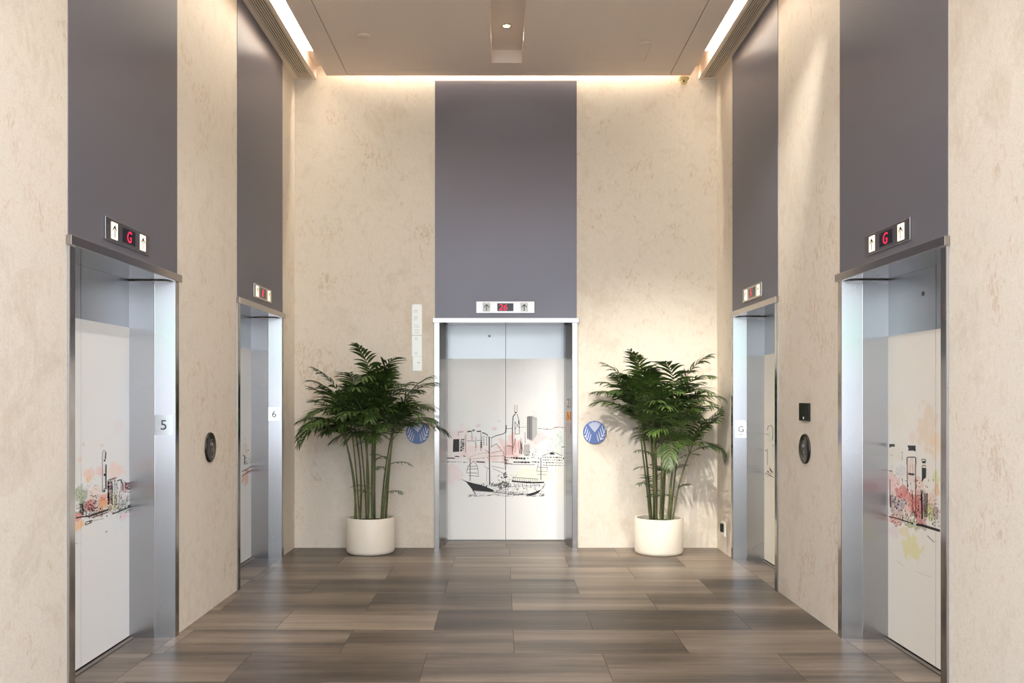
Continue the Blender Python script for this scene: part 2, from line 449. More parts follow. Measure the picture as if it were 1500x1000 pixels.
# ------------------------------------------------------------------ elevators
def film_builder(m, mat, leaf):
    def done(ink, mats):
        m.add(ink.v, [], 0)
        o = len(m.v) - len(ink.v)
        for f, i in zip(ink.f, ink.m): m.f.append(tuple(k+o for k in f)); m.m.append(i+1)
        fm = m.build('mural_art', [mat]+mats, leaf)
        fm['label'] = 'printed white vinyl film covering the leaf up to head height'
    return done
def elevator(key, label, film_rgb, blots, keyholes=()):
    side, c, w, rec, ft = PORT[key]
    loc, rz = place(key)
    e = thing('elevator_entrance', label, 'elevator', loc, rz, 'brushed steel elevator entrances of the hall')
    hw = w/2
    if side == 'back': prof = [(.050,-.013),(.053,-.010),(.100,.157),(.1025,.163),(.105,rec)]
    else:              prof = [(.054,-.013),(.057,-.010),(.079,.106),(.081,.109),(.080,.113),(.078,rec)]
    for s in (-1, 1):
        m = MB()
        # face strip and splayed reveal as one folded profile
        pts = [(0,-.0008),(0,-.010),(.003,-.013)] + prof + [(prof[-1][0], rec+.05),(.036,rec+.05),(.036,-.0008)]
        pp = [(s*(hw-a), b) for a, b in pts]
        if s > 0: pp = pp[::-1]
        m.prism(pp, 0, 2.173)
        # outer return and face get the darker brushed finish
        jb = m.build('jamb', [M['steel'], M['plate']], e)
        for p in jb.data.polygons:
            if p.center.y < -.0095: p.material_index = 1
    m = MB(); m.box(-hw-.012, hw+.012, -.028, -.0008, 2.173, 2.219); m.box(-hw+.036, hw-.036, 0, rec+.05, 2.180, 2.189)
    m.build('lintel', M['plate'], e, bevel=.002)
    inn = hw - prof[-1][0]
    m = MB(); m.box(-inn, inn, rec-.034, rec-.006, 0, .007); m.box(-inn, inn, rec+.026, rec+.05, 0, .007)
    m.build('sill', M['sill'], e)
    m = MB(); m.box(-inn, inn, rec-.006, rec+.026, -.001, .002); m.build('sill_groove', M['rubber'], e)
    m = MB(); m.box(-hw+.04, hw-.04, rec+.052, rec+.058, -.02, 2.185); m.build('leak_blocker', M['rubber'], e)  # dark sheet added behind the leaves to stop sky light leaking through the seam
    mat = film_mat('mural_print_' + key, film_rgb, blots, key)
    films = []; prints = []
    for s in (-1, 1):
        a, b = (-inn-.02, -.0022) if s < 0 else (.0022, inn+.02)
        m = MB(); m.box(a, b, rec, rec+.03, .012, 2.1795)
        lf = m.build('door_leaf', M['leaf'], e)
        m = MB(); m.box(a, b, rec-.002, rec-.0002, .014, ft)
        films.append(lf)
        prints.append(film_builder(m, mat, lf))
    for (px, py, r) in keyholes:
        u, z = to_local(key, px, py)
        lf = films[0] if u < 0 else films[1]
        m = MB(); m.lathe([(0,-.004),(r*.5,-.004),(r*.5,-.003)], 16, (u, rec, z), 'y', 0); m.lathe([(r*.5,-.003),(r,-.003),(r,0)], 16, (u, rec, z), 'y', 1)
        m.build('keyhole', [M['black'], M['white'] if key == 'back' else M['black']], lf)
    # tall metal panel above
    return e, prints

WHITE = (236,236,234)
Z = lambda x, y: (640+.16*x, 580+.16*y)
blB = [(675,650,22,30,(240,205,200),0.40),(700,665,26,16,(236,196,196),0.40),(662,695,16,16,(240,206,204),0.50),(722,663,12,14,(238,190,182),0.36),
       (745,655,16,22,(236,160,155),0.54),(757,655,12,16,(238,178,170),0.43),(790,640,14,10,(240,176,180),0.50),(800,615,26,16,(246,214,212),0.43),
       (780,652,12,8,(242,190,190),0.36),(812,648,20,26,(214,232,214),0.43),(780,695,34,12,(238,240,192),0.50),(815,700,20,40,(244,238,214),0.36),
       (725,625,34,30,(226,234,238),0.43),(672,600,24,24,(226,238,226),0.36),(700.5,623,4,2.6,(226,190,200),0.65),(724.5,627.5,4,2.6,(226,190,200),0.65),(731,616.5,3,2,(216,206,214),0.58),
       (770,560,26,22,(224,228,232),0.36)]
bL5 = [(140,737,18,12,(206,176,150),.5),(122,745,9,9,(170,96,80),.55),(158,732,8,12,(226,196,150),.6),(180,738,9,16,(196,190,190),.55),(145,752,12,6,(200,140,100),.55),(119,735,6,9,(120,140,84),.6),(116,724,12,12,(150,178,110),.8),(125,722,6,12,(140,160,140),.5),(150,736,8,11,(240,150,70),.85),(132,740,8,9,(214,62,70),.8),(113,757,8,7,(226,90,50),.75),(115,770,9,10,(246,190,110),.8),
       (131,693,9,12,(244,206,190),.85),(168,690,15,14,(246,208,190),.8),(146,690,6,8,(244,196,180),.6),(138,722,12,12,(244,214,202),.7),(152,727,5,6,(236,110,90),.7),
       (178,744,10,12,(178,206,196),.7),(168,735,6,14,(216,216,150),.6),(182,715,7,8,(206,150,150),.6),(181,757,7,7,(236,196,206),.7),(116,672.5,4,4.5,(244,208,186),.9),(148,652,4.5,2,(236,206,188),.8),(122,651,2,3.5,(226,206,190),.8),
       (180,600,16,50,(232,238,242),.6),(172,625,9,12,(240,226,222),.6),(176,768,16,12,(228,234,238),.6),(129,702,5,5,(240,196,100),.7),(160,745,9,5,(206,206,130),.6)]
bL6 = [(359,700,6,11,(226,170,130),.85),(364,690,4,5,(206,120,110),.7),(358,660,6,14,(236,226,206),.5),(368,672,3,8,(226,206,180),.6)]
bRG = [(1128,640,4,9,(206,214,180),.7),(1133,660,3,16,(206,210,200),.6),(1130,695,5,6,(226,216,190),.5)]
bR = [(1330,735,20,20,(226,130,110),.55),(1345,715,10,20,(236,190,170),.6),(1360,735,12,16,(220,150,110),.5),(1318,755,10,9,(190,110,90),.5),(1350,770,10,7,(130,120,70),.6),(1308,735,6,18,(120,70,70),.5),(1323,722,13,12,(214,84,74),.85),(1343,740,14,18,(206,72,56),.85),(1348,760,9,9,(190,60,70),.8),(1308,705,9,18,(240,190,180),.8),(1311,762,9,8,(226,130,110),.7),(1318,742,7,9,(150,120,150),.6),
      (1336,768,12,8,(150,160,90),.75),(1362,750,10,14,(176,186,90),.75),(1371,700,6,12,(206,206,110),.8),(1373,718,5,9,(226,160,80),.7),(1371,748,6,10,(150,80,100),.7),(1355,735,5,18,(60,60,70),.5),
      (1337,803,17,20,(222,214,140),.85),(1325,778,9,8,(230,210,140),.6),(1360,628,18,36,(226,200,170),.75),(1372,650,10,24,(236,206,166),.6),(1337,640,6,10,(232,200,188),.6),(1335,690,8,22,(236,196,180),.6),
      (1316,610,14,26,(228,218,196),.6),(1312,660,10,14,(222,216,186),.5),(1320,690,8,10,(200,206,206),.5),(1322,735,5,7,(150,186,190),.6),(1357,700,6,8,(226,220,206),.5),(1310,780,8,12,(222,200,206),.6)]

eB, fB = elevator('back', 'central elevator entrance in the far wall with a black ink sailing ship on its door', WHITE, blB, [(717,492,.013)])
e5, f5 = elevator('L5', 'nearest elevator entrance in the left wall, marked 5, with a watercolour skyline on its door', WHITE, bL5)
e6, f6 = elevator('L6', 'farther elevator entrance in the left wall, marked 6, nearest the left palm', WHITE, bL6)
eG, fG = elevator('RG', 'farther elevator entrance in the right wall, marked G, beside the right palm', (232,224,206), bRG)
eR, fR = elevator('R', 'nearest elevator entrance in the right wall, its door splashed red with black tower tops', (232,226,214), bR, [(1352,430,.013)])

# ship and skyline on the central door
ink = Ink('back')
S = lambda x, y: (665+.1*x, 660+.1*y)
def ZL(*p): return [Z(a, b) for a, b in p]
def SL(*p): return [S(a, b) for a, b in p]
RB = random.Random(21)
ink.poly(SL((95,412),(180,445),(300,478),(280,582),(230,520),(180,458)))
ink.poly(SL((300,478),(400,500),(500,540),(578,572),(580,602),(420,592),(280,582)))
ink.line(SL((272,575),(322,637)), .9); ink.line(SL((290,590),(640,612),(860,640)), .35)
ink.poly(SL((1030,632),(1100,628),(1180,605),(1285,562),(1235,618),(1180,645),(1120,657)))
ink.line(SL((580,600),(760,625),(1040,640)), .5); ink.line(SL((1285,562),(1335,480)), .6)
ink.line(SL((850,445),(1080,465),(1320,462)), 1.5); ink.line(SL((860,388),(1040,400),(1235,412)), .5)
for i in range(12): ink.line(SL((865+i*32, 388+i*2.1),(868+i*32, 445)), .35)
ink.line(SL((237,105),(237,442)), .75); ink.line(SL((516,-205),(523,505)), 1.25); ink.line(SL((1272,100),(1272,430)), .85)
for a, b in (((190,270),(355,262)),((185,320),(345,328)),((220,360),(360,375)),((200,232),(335,225))): ink.line(SL(a,b), .5)
ink.line(SL((290,150),(205,225),(185,320)), .45); ink.line(SL((290,150),(345,225),(360,375)), .45)
for a, b in (((1215,240),(1370,245)),((1210,300),(1365,302)),((1215,345),(1360,350))): ink.line(SL(a,b), .45)
ink.line(SL((1235,190),(1210,300)), .4); ink.line(SL((1355,170),(1370,300)), .4)
ink.line(ZL((492,468),(545,435),(612,520),(632,705)), .5)
for a, b in (((490,522),(592,498)),((490,552),(612,545)),((500,600),(616,606)),((500,640),(630,665)),((512,662),(622,712)),((440,490),(478,515)),((430,640),(480,665)),((458,660),(455,780))): ink.line(ZL(a,b), .4)
ink.scatter(730,746,694,716,42,2.0,.8,rnd=RB); ink.scatter(737,742,690,700,14,2.2,1.0,rnd=RB)
ink.scatter(731,746,705,714,60,2.2,.55,'ink',RB); ink.line(SL((660,500),(722,445),(800,500)), .7); ink.line(SL((575,520),(660,500)), .8)
ink.scatter(725,798,707,724,70,1.3,.35,rnd=RB); ink.scatter(708,732,706,713,26,1.6,.7,rnd=RB); ink.scatter(745,756,695,704,16,1.6,.5,rnd=RB)
ink.scatter(700,735,706,711,10,1.2,.8,rnd=RB)
for _ in range(90):
    x = RB.uniform(685,795); y = 725.2 + RB.gauss(0,.9); ink.line([(x,y),(x+RB.uniform(1,5),y+RB.uniform(-.5,.5))], RB.uniform(.2,.6), 'ink' if RB.random() < .6 else 'ink_grey')
ink.scatter(720,797,708,723,120,1.5,.45,'ink',RB); ink.scatter(722,795,712,724,60,2.4,.35,'ink_grey',RB,0)
ink.dash(SL((590,585),(760,600),(1020,625)), .6, 'ink', 2.0, .8, RB); ink.dash(SL((640,540),(900,520),(1300,500)), .5, 'ink', 1.6, 1.0, RB); ink.dash(SL((850,448),(1320,468)), 1.2, 'ink', 3, .5, RB)
for x in range(820, 1300, 60): ink.line(SL((x,470),(x+10,540)), .4)
for x in (432, 560, 590, 615): ink.scatter(665+.1*x-.5,665+.1*x+.5,708,711,5,1.4,.7,'ink',RB)
# city
ink.poly(ZL((150,395),(205,392),(205,508),(145,511)))
ink.dash(ZL((226,392),(222,505)), 2.2, rnd=RB); ink.dash(ZL((243,392),(240,505)), 2.0, rnd=RB)
for a, b, w in (((280,324),(315,319),1.2),((325,312),(345,308),1.1),((365,323),(405,321),1.3),((415,335),(440,340),1.2),((440,342),(468,360),1.0),
                ((165,550),(205,553),1.2),((240,546),(262,552),1.0),((85,567),(165,568),1.2),((85,600),(112,600),1.0),((360,600),(440,605),1.3)): ink.line(ZL(a,b), w)
for pts in (((265,345),(265,520)),((258,360),(260,515)),((318,325),(322,402)),((355,370),(355,505)),((402,330),(405,500)),((412,368),(412,470)),((500,380),(500,470)),((275,410),(350,411)),((360,405),(410,405)),
            ((415,368),(500,377)),((195,330),(245,325)),((195,330),(196,368)),((275,330),(350,316)),((430,380),(430,450)),((455,378),(455,455)),((480,378),(480,450))): ink.line(ZL(*pts), .5, 'ink' if RB.random()<.5 else 'ink_grey')
for y in (420, 440, 460): ink.dash(ZL((355,y),(358,y+18)), 1.2, rnd=RB); ink.dash(ZL((403,y),(405,y+18)), 1.3, rnd=RB)
ink.line(ZL((500,382),(540,362),(600,348),(630,330)), .8); ink.line(ZL((630,332),(633,265)), 1.3); ink.line(ZL((632,298),(690,295)), .5)
ink.dash(ZL((280,565),(400,522),(475,515)), .5, 'ink_grey', rnd=RB); ink.dash(ZL((280,580),(470,560)), .5, 'ink', 2, 2, RB); ink.dash(ZL((120,600),(290,606)), .8, 'ink', 2, 1.5, RB)
ink.dash(ZL((750,286),(820,283)), .5, rnd=RB); ink.dash(ZL((925,295),(975,300),(1040,304),(1100,282),(1180,290)), .7, 'ink', 3, .8, RB)
for pts, w in ((((712,80),(712,145)),.45),(((733,80),(733,145)),.45),(((720,160),(697,188),(691,300),(690,425)),1.0),(((735,165),(752,225),(756,345)),.6),(((714,235),(715,345)),.6),(((715,235),(755,292)),.4),
               (((755,235),(715,305)),.4),(((715,345),(756,345)),.5),(((748,225),(752,255)),1.2),(((712,148),(732,152)),1.3),(((806,330),(808,432)),.5),(((690,420),(692,535)),.7),(((776,430),(774,532)),1.1),(((765,420),(762,525)),.6)): ink.line(ZL(*pts), w)
ink.line(ZL((640,454),(682,457)), .9, 'ink_red')
for x in range(615, 690, 13): ink.line(ZL((x,455),(x,540)), .3, 'ink_red')
for _ in range(10): a = RB.uniform(700,770); ink.line(ZL((a,RB.uniform(380,430)),(a+RB.uniform(-25,25),RB.uniform(470,540))), .35, 'ink_red')
ink.poly(ZL((825,190),(870,180),(870,412),(825,382)), 'ink_grey'); ink.poly(ZL((872,181),(915,196),(919,352),(872,412)), 'ink_soft')
for y in range(192, 400, 9): ink.line(ZL((826,y),(869,y-4)), .22)
for x in (826, 848, 870): ink.line(ZL((x,188),(x,392)), .35)
ink.dot(*Z(838,188), .8); ink.dash(ZL((875,200),(912,215)), 1.0, 'ink_grey', rnd=RB)
ink.line(ZL((800,445),(845,445),(845,540),(800,540),(800,445)), .4)
for y in range(455, 540, 10): ink.line(ZL((803,y),(842,y)), .75, 'ink_grey')
ink.dash(ZL((680,563),(810,572)), 2.3, 'ink', 2.4, .6, RB); ink.line(ZL((620,560),(680,566)), .6); ink.line(ZL((620,614),(690,621)), .8)
ink.dash(ZL((700,603),(850,606)), 1.5, 'ink', 4, .5, RB); ink.dash(ZL((866,600),(942,606)), 1.5, 'ink', 2, .8, RB); ink.line(ZL((690,624),(900,627)), .5)
ink.dot(*Z(832,568), .9); ink.dot(*Z(930,568), .9); ink.line(ZL((865,570),(880,555),(898,570)), .4)
ink.line(ZL((965,546),(1060,510),(1152,546)), .55); ink.poly([Z(1055+24*math.cos(a*math.pi/8), 535-20*math.sin(a*math.pi/8)) for a in range(9)])
for y in (558, 583, 607, 631): ink.dash(ZL((970,y),(1150,y+4)), 1.0 if y < 600 else .7, 'ink', 2.5, 1.0, RB)
ink.dot(*Z(1160,570), 1.3); ink.line(ZL((1140,465),(1180,465)), .8); ink.scatter(773,800,655,670,30,1.6,.4,'ink_grey',RB)
ink.scatter(800,822,636,664,46,3.0,.3,'ink_grey',RB,0); ink.scatter(770,790,660,668,14,1.5,.7,'ink',RB)
ink.scatter(620*.16+640,640+.16*640,667,680,14,2.5,.6,'ink',RB)
ink.build(fB)

# watercolour skyline on door 5
ink = Ink('L5'); RB = random.Random(5)
A = lambda x, y: (105+.12*x, 560+.12*y); B = lambda x, y: (105+.12*x, 680+.12*y)
def AL(*p): return [A(*q) for q in p]
def BL(*p): return [B(*q) for q in p]
ink.line(AL((368,1000),(370,845),(390,828),(412,845)), .7, 'ink_grey'); ink.line(AL((410,850),(405,935)), 1.3); ink.dot(*A(395,952), 1.5)
ink.line(BL((370,0),(370,345)), .8, 'ink_grey'); ink.line(BL((412,0),(412,300)), 1.4); ink.dot(*B(397,126), 1.9); ink.dot(*B(390,300), 1.0); ink.dot(*B(390,325), 1.7)
ink.line(BL((440,192),(540,160)), 1.0); ink.line(BL((548,202),(590,185),(618,240),(620,322)), 1.1)
for x, y0, y1, w, mt in ((440,200,490,1.2,'ink'),(455,210,480,.7,'ink_red'),(475,210,480,1.3,'ink_red'),(490,230,500,.8,'ink'),(520,190,500,.8,'ink'),(545,220,500,.7,'ink_grey'),(575,330,500,.6,'ink_grey'),(600,240,330,.6,'ink_grey'),(650,230,312,1.0,'ink_red'),(668,230,312,1.4,'ink_red'),(690,228,312,1.2,'ink_red'),(710,180,420,.7,'ink_grey'),(100,480,610,.8,'ink'),(125,490,610,1.6,'ink'),(150,480,560,.6,'ink_grey')):
    ink.dash(BL((x,y0),(x,y1)), w, mt, 5, .7, RB)
ink.line(BL((640,228),(702,224)), 1.0, 'ink_red')
ink.line(BL((205,632),(300,600),(445,550)), 1.9); ink.line(BL((240,650),(430,584)), .8); ink.line(BL((490,606),(700,520)), 1.3); ink.line(BL((45,655),(115,638),(205,632)), 1.4)
ink.line(BL((680,515),(716,495)), 2.6); ink.dash(BL((240,690),(385,660)), .5, rnd=RB); ink.line(BL((155,735),(175,700),(240,680),(235,708),(160,740)), .9); ink.dot(*B(215,700), 1.2); ink.dot(*B(422,630), 1.1); ink.dot(*B(500,600), 1.0)
ink.scatter(118,146,732,756,46,3.0,.7,'ink',RB); ink.scatter(110,148,740,757,26,3.0,.8,'ink_red',RB); ink.scatter(156,190,725,748,40,3.5,.6,'ink_red',RB,math.pi/2)
ink.scatter(165,190,742,750,16,3.0,.6,'ink_grey',RB,-.3); ink.scatter(111,122,715,735,12,1.5,.7,'ink',RB); ink.scatter(125,160,700,725,14,2.0,.5,'ink_grey',RB)
ink.line(BL((215,385),(235,375),(262,395),(285,375),(300,420)), .6); ink.dot(*B(588,640), .8); ink.line(BL((408,830),(425,812)), 1.4, 'ink_grey')
ink.line(BL((45,970),(60,955)), .6, 'ink_red'); ink.dot(*B(98,968), .5, 'ink_red')
ink.scatter(158,190,700,748,60,2.6,.5,'ink',RB,math.pi/2); ink.scatter(112,150,742,758,70,2.4,.6,'ink',RB); ink.scatter(112,190,738,752,50,3.0,.6,'ink_red',RB,-.3)
ink.scatter(125,165,705,745,40,2.0,.4,'ink',RB); ink.scatter(108,128,712,740,24,1.6,.5,'ink',RB); ink.dash(BL((440,215),(440,490)), 1.6, 'ink', 3, .8, RB); ink.dash(BL((640,330),(700,340)), 1.0, 'ink_red', 3, 1, RB)
ink.build(f5)
# door 6
ink = Ink('L6'); C6 = lambda x, y: (345+.1*x, 620+.1*y)
ink.dash([C6(130,470), C6(128,600)], 1.4, 'ink', 2, .4, RB); ink.dot(*C6(182,390), .8); ink.dot(*C6(155,415), .6); ink.dot(*C6(140,310), .6); ink.dot(*C6(110,468), .8)
ink.line([C6(90,705), C6(170,660), C6(250,620)], .9); ink.line([C6(90,775), C6(180,710), C6(255,680)], .9); ink.line([C6(130,690), C6(180,690)], .8, 'ink_red')
ink.scatter(357,368,668,682,22,2.0,.4,'ink',RB); ink.scatter(355,362,640,668,16,1.2,.35,'ink_grey',RB); ink.dot(*C6(250,620), 1.0); ink.dot(*C6(250,680), .9)
ink.build(f6)
# door G
ink = Ink('RG'); G_ = lambda x, y: (1110+.14*x, 580+.14*y)
ink.line([G_(105,355), G_(112,315), G_(148,305), G_(162,345), G_(160,465)], .6); ink.line([G_(104,550), G_(104,720)], .5); ink.line([G_(80,395), G_(115,400)], .5)
ink.dot(*G_(88,570), 1.0); ink.dot(*G_(165,515), .8); ink.poly([G_(98,775), G_(122,790), G_(120,805), G_(105,795)]); ink.poly([G_(125,740), G_(165,800), G_(150,800), G_(128,770)])
ink.line([G_(85,800), G_(130,830), G_(170,850)], .7); ink.scatter(1121,1134,690,700,18,1.4,.5,'ink',RB)
ink.build(fG)
# red door
ink = Ink('R'); P = lambda x, y: (1300+.12*x, 560+.12*y); Q = lambda x, y: (1300+.18*x, 680+.18*y)
ink.poly([P(30,750), P(95,752), P(96,785), P(60,782), P(30,798)]); ink.poly([P(250,768), P(350,770), P(350,842), P(320,830), P(255,832), P(268,812)])
ink.line([P(245,1000), P(245,918), P(262,910), P(340,910), P(352,922), P(352,1000)], .9); ink.dash([P(185,845), P(185,950)], .8, 'ink_grey', rnd=RB)
ink.line([P(420,950), P(435,935), P(468,938), P(475,960)], .8); ink.poly([P(425,960), P(475,958), P(470,985), P(435,985)]); ink.line([P(35,885), P(70,890)], .5, 'ink_grey')
ink.line([Q(165,0), Q(166,210)], .7); ink.line([Q(190,0), Q(188,70)], .4, 'ink_grey'); ink.line([Q(208,0), Q(210,70)], .4, 'ink_grey'); ink.line([Q(232,0), Q(236,440)], .7); ink.line([Q(174,76), Q(222,83)], 2.2)
ink.line([Q(284,18), Q(300,5), Q(318,15)], .8); ink.poly([Q(284,25), Q(320,30), Q(318,108), Q(300,118), Q(285,148)]); ink.line([Q(281,235), Q(287,445)], 1.8)
for y in range(240, 430, 14): ink.line([Q(302,y+8), Q(330,y)], 1.0)
ink.line([Q(330,235), Q(326,420)], .6); ink.line([Q(14,50), Q(45,56)], .9)
ink.line([Q(15,424), Q(70,436), Q(130,455), Q(205,478)], 1.2); ink.line([Q(248,488), Q(300,500), Q(432,540)], 3.0); ink.dot(*Q(245,490), 1.5); ink.dot(*Q(208,478), 1.2)
ink.line([Q(30,250), Q(30,350)], 1.5, 'ink_red'); ink.scatter(1308,1318,725,745,22,3,.7,'ink',RB); ink.scatter(1306,1376,745,770,46,3,.6,'ink',RB); ink.scatter(1330,1352,700,765,30,5,.5,'ink_red',RB,math.pi/2)
ink.scatter(1360,1376,735,765,22,3,.6,'ink_grey',RB); ink.scatter(1310,1345,690,720,16,3,.4,'ink_grey',RB)
ink.line([Q(330,580), Q(385,635)], .7); ink.dot(*Q(398,625), .6); ink.dash([Q(235,870), Q(365,920)], .4, 'ink_grey', rnd=RB); ink.dash([Q(80,780), Q(145,840)], .4, 'ink_grey', rnd=RB)
ink.scatter(1306,1378,728,770,90,2.6,.5,'ink',RB); ink.scatter(1310,1375,700,760,60,3.4,.5,'ink_red',RB,math.pi/2); ink.scatter(1306,1330,680,720,24,2.4,.5,'ink_grey',RB,math.pi/2)
ink.scatter(1345,1352,700,745,24,3,.6,'ink',RB,math.pi/2); ink.line([Q(208,215), Q(206,420)], .5, 'ink_red'); ink.line([Q(25,120), Q(25,330)], .7, 'ink_red'); ink.dot(*Q(205,252), .9); ink.dot(*Q(330,185), .8)
ink.build(fR)

# ------------------------------------------------------------------ tall panels above the elevators
def trim(n, key, label):
    side, c, w, rec, _ = PORT[key]; loc, rz = place(key)
    m = MB(); m.box(-w/2+.008, w/2-.008, -.004, .001, 2.219, 4.512 if side == 'back' else HC-.008)
    o = m.build('trim_%d' % n, M['panel']); o.location = loc; o.rotation_euler = (0,0,rz); struct(o, label)
trim(1, 'back', 'tall grey brushed metal panel above the central elevator')
trim(2, 'L5', 'tall grey brushed metal panel above elevator 5')
trim(3, 'L6', 'tall grey brushed metal panel above elevator 6')
trim(4, 'RG', 'tall grey brushed metal panel above the elevator marked G')
trim(5, 'R', 'tall grey brushed metal panel above the nearest right elevator')

# ------------------------------------------------------------------ floor indicators
def indicator(key, du, label, body, lit, plate_mat='plate'):
    loc, rz = place(key); z0 = 2.323
    ca, sa = math.cos(rz), math.sin(rz)
    t = thing('floor_indicator', label, 'indicator', (loc[0]+du*ca, loc[1]+du*sa, z0), rz, 'floor indicators above the elevators')
    m = MB(); m.box(-.282, .282, -.014, -.0045, -.057, .057); m.build('plate', M[plate_mat], t, bevel=.002)
    m = MB(); m.box(-.078, .078, -.0165, -.0145, -.038, .038); d = m.build('display', M['display'], t)
    d['label'] = 'dark display with red characters'
    text_mesh('digit', body, .085, M['led'], d, (-.022 if body != 'G' else 0, -.0172, 0), shear=.15)
    for s in (-1, 1):
        m = MB(); m.box(s*.182-.036, s*.182+.036, -.0165, -.0145, -.043, .043)
        l = m.build('lantern', M['lantern' if lit else 'lantern_off'], t)
        m = MB(); cx_ = s*.182; y = -.0172
        def pl(pts): m.add([(cx_+a, y, b) for a, b in pts], [tuple(range(len(pts)))])
        pl([(0,.032),(-.026,.004),(-.026,-.006),(0,.018)]); pl([(0,.032),(0,.018),(.026,-.006),(.026,.004)]); pl([(-.004,.02),(-.004,-.034),(.004,-.034),(.004,.02)])
        m.build('arrow', M['black'], l)
indicator('back', -.005, 'silver floor indicator reading 26 above the central elevator', '26', False)
indicator('L5', -.045, 'floor indicator with red letter above the left elevator marked 5', 'G', True)
indicator('L6', -.0, 'floor indicator with red digits above the left elevator marked 6', '8', True)
indicator('RG', .0, 'floor indicator with dim red digit above the right elevator marked G', '5', True)
indicator('R', .02, 'floor indicator with red letter above the nearest elevator on the right', 'G', True)

# ------------------------------------------------------------------ small wall fittings
def leaf_disc(X, z, label, seed):
    t = thing('round_wall_plate', label, 'wall plate', (X, ZB, z), 0, 'blue leaf patterned round plates')
    r = .112; m = MB(); m.lathe([(0,-.010),(r-.002,-.010),(r,-.008),(r,0)], 48, (0,0,0), 'y')
    rn = random.Random(seed)
    def seg(a, b, w, yo):
        n = 5
        pts = [(a[0]+(b[0]-a[0])*i/n, a[1]+(b[1]-a[1])*i/n) for i in range(n+1)]
        L = math.hypot(b[0]-a[0], b[1]-a[1]) or 1; nx, ny = -(b[1]-a[1])/L, (b[0]-a[0])/L
        for i in range(n):
            if max(math.hypot(*pts[i]), math.hypot(*pts[i+1])) > r-.004: continue
            w0, w1 = w*(.35+.65*math.sin(math.pi*(i/n*.8+.15))), w*(.35+.65*math.sin(math.pi*((i+1)/n*.8+.15)))
            m.add([(pts[i][0]+nx*w0, yo, pts[i][1]+ny*w0), (pts[i+1][0]+nx*w1, yo, pts[i+1][1]+ny*w1), (pts[i+1][0]-nx*w1, yo, pts[i+1][1]-ny*w1), (pts[i][0]-nx*w0, yo, pts[i][1]-ny*w0)], [(0,1,2,3)], 1)
    for fx, fz, ang, ln in ((-.055,-.12,1.95,.25),(.035,-.12,1.15,.27),(.0,.0,1.6,.12)):
        d = (math.cos(ang), math.sin(ang)); nn = (-d[1], d[0])
        seg((fx,fz), (fx+d[0]*ln, fz+d[1]*ln), .0036, -.0108)
        for i in range(7):
            q = .06+i/7.4; p = (fx+d[0]*ln*q, fz+d[1]*ln*q)
            for s in (-1, 1):
                l = .085*(1-.5*q)
                e = (p[0]+(nn[0]*s*.7+d[0]*.9)*l, p[1]+(nn[1]*s*.7+d[1]*.9)*l); seg(p, e, .0040, -.0106 - rn.random()*.0003)
    m.build('disc', [M['blue'], M['bluewhite']], t)
leaf_disc((612-CX)*ZB/F, 1.115, 'round blue and white leaf-patterned plate between the left palm and the central elevator', 1)
leaf_disc((871-CX)*ZB/F, 1.115, 'round blue and white leaf-patterned plate between the central elevator and the right palm', 2)

def dark_disc(side, Y, z, label):
    X, rz = (-WL, math.pi/2) if side == 'left' else (WR, -math.pi/2)
    t = thing('round_wall_plate', label, 'wall plate', (X, Y, z), rz, 'dark round call plates')
    r = .104; m = MB(); m.lathe([(0,-.016),(r-.010,-.016),(r-.003,-.013),(r,-.008),(r,0)], 48, (0,0,0), 'y'); m.build('disc', M['smoke'], t, True)
    m = MB(); m.lathe([(.030,-.0165),(.033,-.0185),(.036,-.0165)], 32, (0,0,.02), 'y'); m.lathe([(0,-.0185),(.014,-.0185),(.016,-.0165)], 20, (0,0,.02), 'y')
    m.build('button', M['steel'], t, True)
    m = MB(); m.lathe([(.020,-.0165),(.022,-.0180),(.026,-.0165)], 28, (0,0,-.045), 'y'); m.build('button', M['steel_dark'], t, True)
dark_disc('left', 2.01*F/(CX-307), 1.12, 'dark round call plate on the left wall between elevators 5 and 6')
dark_disc('right', 2.075*F/(1180-CX), 1.11, 'dark round call plate on the right wall under the black panel')
t = thing('black_wall_panel', 'small black rectangular panel on the right wall above the round call plate', 'panel', (WR, 6.147, 1.363), -math.pi/2)
m = MB(); m.box(-.102, .102, -.012, 0, -.061, .061); m.build('plate', M['black'], t, bevel=.002)
m = MB(); m.lathe([(0,-.0145),(.007,-.0145),(.009,-.012)], 16, (-.005,0,-.042), 'y'); m.build('light', M['white'], t)

# number plaques on the jambs
def number(body, X, Y, z, rz, label, under=False, w=.105, h=.121, size=.085):
    t = thing('number_plaque', label, 'sign', (X, Y, z), rz, 'pale number plaques on the elevator jambs')
    m = MB(); m.box(-w/2, w/2, -.003, 0, -h/2, h/2); m.build('plate', M['signpale'], t)
    text_mesh('digit', body, size, M['ink'], t, (0, -.0036, 0))
    if under:
        m = MB(); m.box(-.014, .014, -.0042, -.003, -.05, -.044); m.build('underline', M['ink'], t)
    for sx in (-1, 1):
        m = MB(); m.lathe([(0,-.0042),(.0025,-.0042),(.003,-.003)], 10, (sx*(w/2-.009),0,h/2-.010), 'y'); m.build('screw', M['steel'], t)
a = math.atan2(.022, .116)
def facet(key, s, v):     # world point on the front reveal facet of a side elevator's far jamb
    side, c, w, rec, _ = PORT[key]
    u = w/2 - (.057 + (v+.010)/.116*.022)
    return (-WL-v, c+u) if side == 'left' else (WR+v, c+u)
x, y = facet('L5', 1, .056); number('5', x, y-.002, 1.297, a, 'pale square plaque with a thin dark number 5 on a left elevator jamb')
x, y = facet('L6', 1, .056); number('6', x, y-.002, 1.305, a, 'pale square plaque with a thin dark number 6 on a left elevator jamb')
